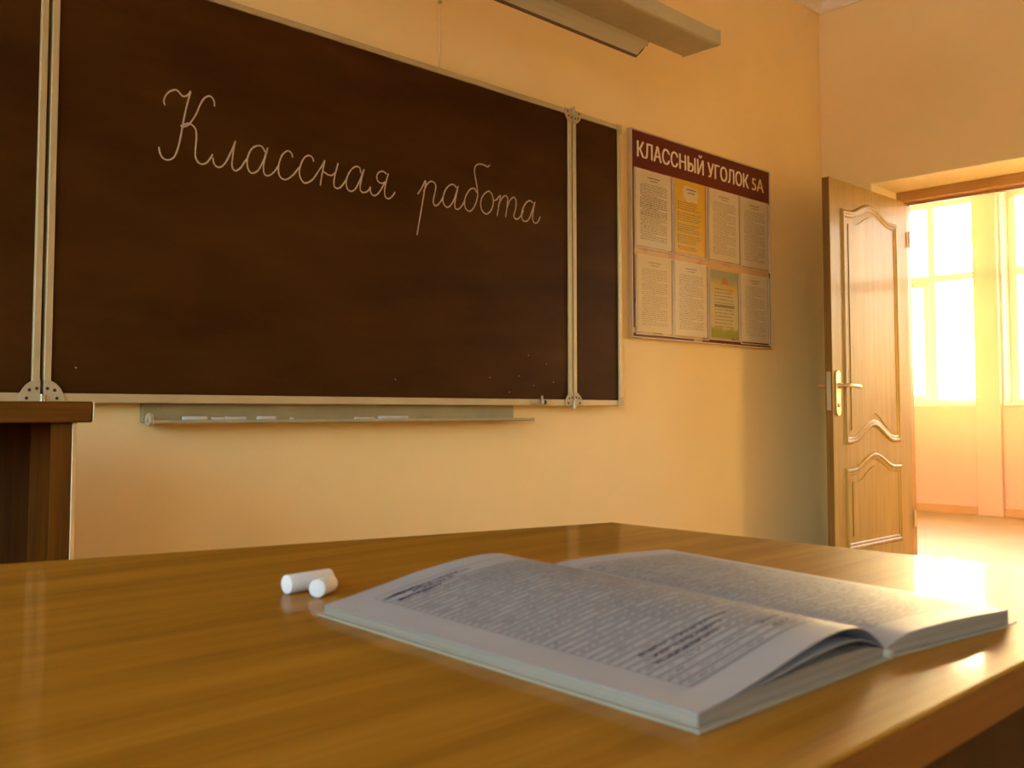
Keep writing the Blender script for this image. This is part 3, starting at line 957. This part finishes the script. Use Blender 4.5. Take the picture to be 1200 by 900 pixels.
# local: x to the right, y away from the camera, z up; right outer side at x = 0
W, D_, HT = 0.72, 0.42, 0.903
TT = 0.0385
MB().box(-W - .035, 0.034, -.020, D_ + .02, HT - TT, HT, 0.003).build('top', M['cabinet_top'], cab)
MB().box(0.0345, 0.0365, -.019, D_ + .019, HT - TT + .001, HT - .001, 0.0006).build('top_lit_side', M['lit_strip'], cab)
MB().box(-.035, 0, 0, D_, 0, HT - TT - .0005, 0.0015).build('side_panel', M['cabinet'], cab)
MB().box(-W, -W + .035, 0, D_, 0, HT - TT - .0005, 0.0015).build('side_panel', M['cabinet'], cab)
MB().box(0.0002, 0.0022, 0.0, D_, 0.02, HT - TT - .001, 0.0006).build('side_lit_strip', M['lit_strip'], cab)  # thin strip carrying the lit look of the side in its colour
MB().box(-.076, -.036, .16, D_ - .03, 0.02, HT - TT - .0005, 0.0015).build('inner_post', M['cabinet'], cab)
MB().box(-W + .036, -.036, D_ - .03, D_ - .012, 0.02, HT - TT - .0005, 0.0).build('back_panel', M['cabinet_back'], cab)
MB().box(-W + .036, -.077, .05, D_ - .031, 0.08, 0.105, 0.0015).build('shelf', M['cabinet'], cab)
MB().box(-W + .036, -.077, .06, .08, 0.0, 0.08, 0.001).build('plinth', M['cabinet_back'], cab)

# ------------------------------------------------------------------ desk
ZT = 0.750
TH = 0.024
# top: right end x=.904, near edge y=.187, far edge slants
P_nr, P_fr = (0.904, 0.187), (0.904, 0.764)
xl = -0.62
P_fl, P_nl = (xl, 0.764 + (0.904 - xl) * 0.2637), (xl, 0.187)
desk = thing('desk', 'polished orange brown wooden desk in the foreground', 'desk', (0.14, 0.55, 0))
DL = Vector(desk.location)
def dl(mb):
    bmesh.ops.translate(mb.bm, verts=mb.bm.verts, vec=-DL); return mb
dl(MB().prism([P_nl, P_nr, P_fr, P_fl], 'z', ZT - TH, ZT, 0.0016)).build('top', M['desk'], desk)
e = .0009
dl(MB().box(xl + .002, .902, .187 - e, .187 + .0002, ZT - TH + .0016, ZT - .0018)).build('edge_band', M['desk_edge'], desk)
dl(MB().box(xl + .03, .876, .200, .216, 0.18, ZT - TH - .0005, .001)).build('front_panel', M['desk_dark'], desk)
dl(MB().box(.852, .875, .217, .745, 0.0, ZT - TH - .0005, .001)).build('side_panel', M['desk_dark'], desk)
dl(MB().box(xl + .03, xl + .053, .217, 1.10, 0.0, ZT - TH - .0005, .001)).build('side_panel', M['desk_dark'], desk)

# ------------------------------------------------------------------ open class register
book = thing('register_book', 'open register with ruled handwritten pages lying on the desk', 'notebook', (0.515, 0.40, ZT))
KL = Vector(book.location)
def kl(mb):
    bmesh.ops.translate(mb.bm, verts=mb.bm.verts, vec=-KL); return mb


def interp(tab, s):
    for (a, za), (b_, zb) in zip(tab[:-1], tab[1:]):
        if s <= b_:
            t = (s - a) / (b_ - a)
            return za + (zb - za) * t
    return tab[-1][1]


def smooth_tab(tab, k=6):
    return catmull(tab, k)


LP_near = smooth_tab([(0, .0074), (.117, .0088), (.317, .0138), (.449, .0176), (.59, .0213), (.716, .0228), (.796, .0222), (.877, .0188), (.95, .0122), (1.0, .0056)])
LP_far = smooth_tab([(0, .0072), (.12, .0105), (.25, .0150), (.42, .0205), (.62, .0247), (.74, .0252), (.82, .0232), (.90, .0180), (.96, .0115), (1.0, .0056)])
LOW = smooth_tab([(0, .0070), (.25, .0085), (.55, .0100), (.80, .0098), (.93, .0078), (1.0, .0050)])
MID = smooth_tab([(0, .0072), (.117, .0080), (.35, .0112), (.60, .0150), (.75, .0158), (.86, .0140), (.95, .0095), (1.0, .0053)])
RP = smooth_tab([(0, .0052), (.05, .0074), (.11, .0094), (.20, .0110), (.38, .0119), (.62, .0120), (.85, .0112), (1.0, .0106)])
# corner positions on the desk: fore edge near/far, spine near/far
LB, LA = Vector((.343, .243)), Vector((.356, .549))
SN, SF = Vector((.516, .242)), Vector((.559, .552))
RN, RF = Vector((.648, .2235)), Vector((.707, .532))


def left_xy(s, t):
    return LB.lerp(LA, t).lerp(SN.lerp(SF, t), s)


def right_xy(s, t):
    return SN.lerp(SF, t).lerp(RN.lerp(RF, t), s)


def zl(s, t): return interp(LP_near, s) * (1 - t) + interp(LP_far, s) * t
def zr(s, t): return interp(RP, s) + .0016 * math.sin(math.pi * t) * s * (1 - s) * 2


def sheet_grid(xy, zf, ns, ntt, thick, s0=0.0, s1=1.0):
    """curved sheet with thickness"""
    mb = MB(); bm = mb.bm
    top, bot = [], []
    for i in range(ns + 1):
        s = s0 + (s1 - s0) * i / ns
        rt, rb = [], []
        for j in range(ntt + 1):
            t = j / ntt
            p = xy(s, t); z = zf(s, t)
            rt.append(bm.verts.new((p.x, p.y, ZT + z)))
            rb.append(bm.verts.new((p.x, p.y, ZT + max(z - thick(s) if callable(thick) else z - thick, .0004))))
        top.append(rt); bot.append(rb)
    for i in range(ns):
        for j in range(ntt):
            bm.faces.new((top[i][j], top[i + 1][j], top[i + 1][j + 1], top[i][j + 1]))
            bm.faces.new((bot[i][j], bot[i][j + 1], bot[i + 1][j + 1], bot[i + 1][j]))
    for i in range(ns):
        bm.faces.new((top[i][0], bot[i][0], bot[i + 1][0], top[i + 1][0]))
        bm.faces.new((top[i][ntt], top[i + 1][ntt], bot[i + 1][ntt], bot[i][ntt]))
    for j in range(ntt):
        bm.faces.new((top[0][j], top[0][j + 1], bot[0][j + 1], bot[0][j]))
        bm.faces.new((top[ns][j], bot[ns][j], bot[ns][j + 1], top[ns][j + 1]))
    return mb


full = lambda s: 1.0
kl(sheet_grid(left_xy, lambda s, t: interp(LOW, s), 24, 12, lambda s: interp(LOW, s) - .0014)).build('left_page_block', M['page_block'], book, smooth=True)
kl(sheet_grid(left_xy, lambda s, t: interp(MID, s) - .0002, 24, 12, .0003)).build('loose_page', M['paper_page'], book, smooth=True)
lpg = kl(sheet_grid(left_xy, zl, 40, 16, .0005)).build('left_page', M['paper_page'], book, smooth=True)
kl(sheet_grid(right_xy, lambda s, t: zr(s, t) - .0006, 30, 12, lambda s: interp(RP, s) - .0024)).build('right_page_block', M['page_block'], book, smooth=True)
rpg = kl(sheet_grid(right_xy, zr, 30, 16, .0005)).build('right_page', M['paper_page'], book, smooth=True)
# soft cover under both halves, a little larger than the pages
def cover_xy_l(s, t):
    p = left_xy(s, -.012 + 1.024 * t); return p + Vector((-.004 * (1 - s), 0))
def cover_xy_r(s, t):
    p = right_xy(s, -.008 + 1.02 * t); return p + Vector((.008 * s, 0))
kl(sheet_grid(cover_xy_l, lambda s, t: .0013, 6, 4, .0011)).build('cover', M['cover'], book)
kl(sheet_grid(cover_xy_r, lambda s, t: .0013 + .003 * max(0, s - .9) * 4, 12, 4, .0011)).build('cover', M['cover'], book)
kl(MB().tube([(SN.x, SN.y - .004, ZT + .0028), (SN.x, SN.y + .01, ZT + .0028), (SF.x, SF.y, ZT + .0028)], .0026, 8)).build('spine', M['cover'], book, smooth=True)


def ribbon(mb, xy, zf, a, b_, half, lift=.00025, steps=10):
    """thin printed line between two (s,t) points lying on the curved page"""
    L_, R_ = [], []
    dx = Vector(b_) - Vector(a)
    P = []
    for i in range(steps + 1):
        s = a[0] + dx.x * i / steps; t = a[1] + dx.y * i / steps
        p = xy(s, t)
        P.append(Vector((p.x, p.y, ZT + zf(s, t) + lift)))
    bm = mb.bm
    prev = None
    d = (P[-1] - P[0]); d.z = 0; d.normalize()
    nn = Vector((-d.y, d.x, 0)) * half
    for p in P:
        cur = (bm.verts.new(p + nn), bm.verts.new(p - nn))
        if prev: bm.faces.new((prev[0], prev[1], cur[1], cur[0]))
        prev = cur


rb = random.Random(11)
rules, words_, blue = MB(), MB(), MB()
NR = 38
for r in range(NR + 1):
    t = 0.07 + r * (0.80 / NR)
    ribbon(rules, left_xy, zl, (.13, t), (.93, t), .0006, steps=16)
    if r < NR:
        tm = t + .40 / NR
        s = .15
        while s < .92:
            wl = rb.uniform(.015, .06)
            if .74 < s < .78: s = .785
            dens = .80 if s < .76 else .85
            if rb.random() < dens:
                for k in range(1):
                    ribbon(words_, left_xy, zl, (s, tm + rb.uniform(-.0012, .0012)), (min(s + wl, .92), tm + rb.uniform(-.0012, .0012)), rb.uniform(.0002, .0005), .0003, 4)
            s += wl + .012
for s in (.13, .77, .93):
    ribbon(rules, left_xy, zl, (s, .07), (s, .93), .0004, steps=10)
ribbon(rules, left_xy, zl, (.13, .93), (.93, .93), .0004, steps=16)
# pen notes: heading at the top left, a darker note near the foot
def scribble(mb, s0, s1, t, amp, half):
    s = s0
    while s < s1:
        e_ = s + rb.uniform(.008, .018)
        ribbon(mb, left_xy, zl, (s, t + rb.uniform(-amp, amp)), (e_, t + rb.uniform(-amp, amp)), half, .00035, 2)
        s = e_ - .002 if rb.random() < .8 else e_ + .010
for (s0, s1, t) in ((.17, .52, .905), (.24, .42, .885), (.14, .22, .90), (.16, .34, .865)):
    for k in range(2): scribble(blue, s0, s1, t, .006, .0006)
for (s0, s1, t) in ((.22, .64, .215), (.24, .56, .192), (.20, .50, .170), (.60, .72, .13), (.62, .70, .10)):
    for k in range(2): scribble(words_, s0, s1, t, .005, .0005)
kl(rules).build('ruled_lines', M['ink_rule'], lpg)
kl(words_).build('handwriting', M['ink_grey'], lpg)
kl(blue).build('pen_note', M['ink_blue'], lpg)
rules, words_ = MB(), MB()
for r in range(NR + 1):
    t = 0.07 + r * (0.84 / NR)
    ribbon(rules, right_xy, zr, (.14, t), (.90, t), .0005, steps=12)
    if r < NR:
        tm = t + .4 / NR; s = .15
        while s < .88:
            wl = rb.uniform(.02, .07)
            if rb.random() < .72:
                ribbon(words_, right_xy, zr, (s, tm + rb.uniform(-.003, .003)), (min(s + wl, .9), tm + rb.uniform(-.003, .003)), rb.uniform(.0003, .0006), .0003, 4)
            s += wl + .014
for s in (.14, .30, .90):
    ribbon(rules, right_xy, zr, (s, .07), (s, .91), .0003, steps=10)
kl(rules).build('ruled_lines', M['ink_rule'], rpg)
kl(words_).build('handwriting', M['ink_grey'], rpg)

# ------------------------------------------------------------------ two pieces of chalk on the desk
def chalk(name, p0, p1, r, lab):
    p0, p1 = Vector(p0), Vector(p1)
    mid = (p0 + p1) / 2; d = p1 - p0
    o = MB().cyl((-d.length / 2, 0, 0), (d.length / 2, 0, 0), r, r * .97, 28, .0008).build(name, M['chalk'], None, smooth=True)
    o.location = (mid.x, mid.y, ZT + r + .0001)
    o.rotation_euler = (0, 0, math.atan2(d.y, d.x))
    return tag(o, lab, 'chalk', 'chalk pieces on the desk')
chalk('chalk_piece', (.3765, .6320), (.4165, .6360), .0070, 'longer white chalk piece lying behind the short one on the desk')
chalk('chalk_piece', (.3850, .6040), (.4050, .6175), .0066, 'short stubby white chalk piece in front beside the register')

# ------------------------------------------------------------------ haze volume added in the corridor for its golden glow
def haze(name, x0, x1, y0, y1, z0, z1, dens, lab):
    m = bpy.data.materials.new(name)
    m.use_nodes = True
    nt = m.node_tree
    nt.nodes.clear()
    vo = nt.nodes.new('ShaderNodeVolumeScatter')
    vo.inputs['Color'].default_value = (1.0, 0.80, 0.42, 1)
    vo.inputs['Density'].default_value = dens
    vo.inputs['Anisotropy'].default_value = 0.5
    ou = nt.nodes.new('ShaderNodeOutputMaterial')
    nt.links.new(vo.outputs[0], ou.inputs['Volume'])
    tag(MB().box(x0, x1, y0, y1, z0, z1).build(name, m), lab, 'haze', kind='stuff')


haze('glow_haze', XO + .021, XWIN - .06, CY0 + .01, CY1 - .01, 0.01, ZC - .01, 0.011, 'golden haze added for the glow in the corridor beyond the door')
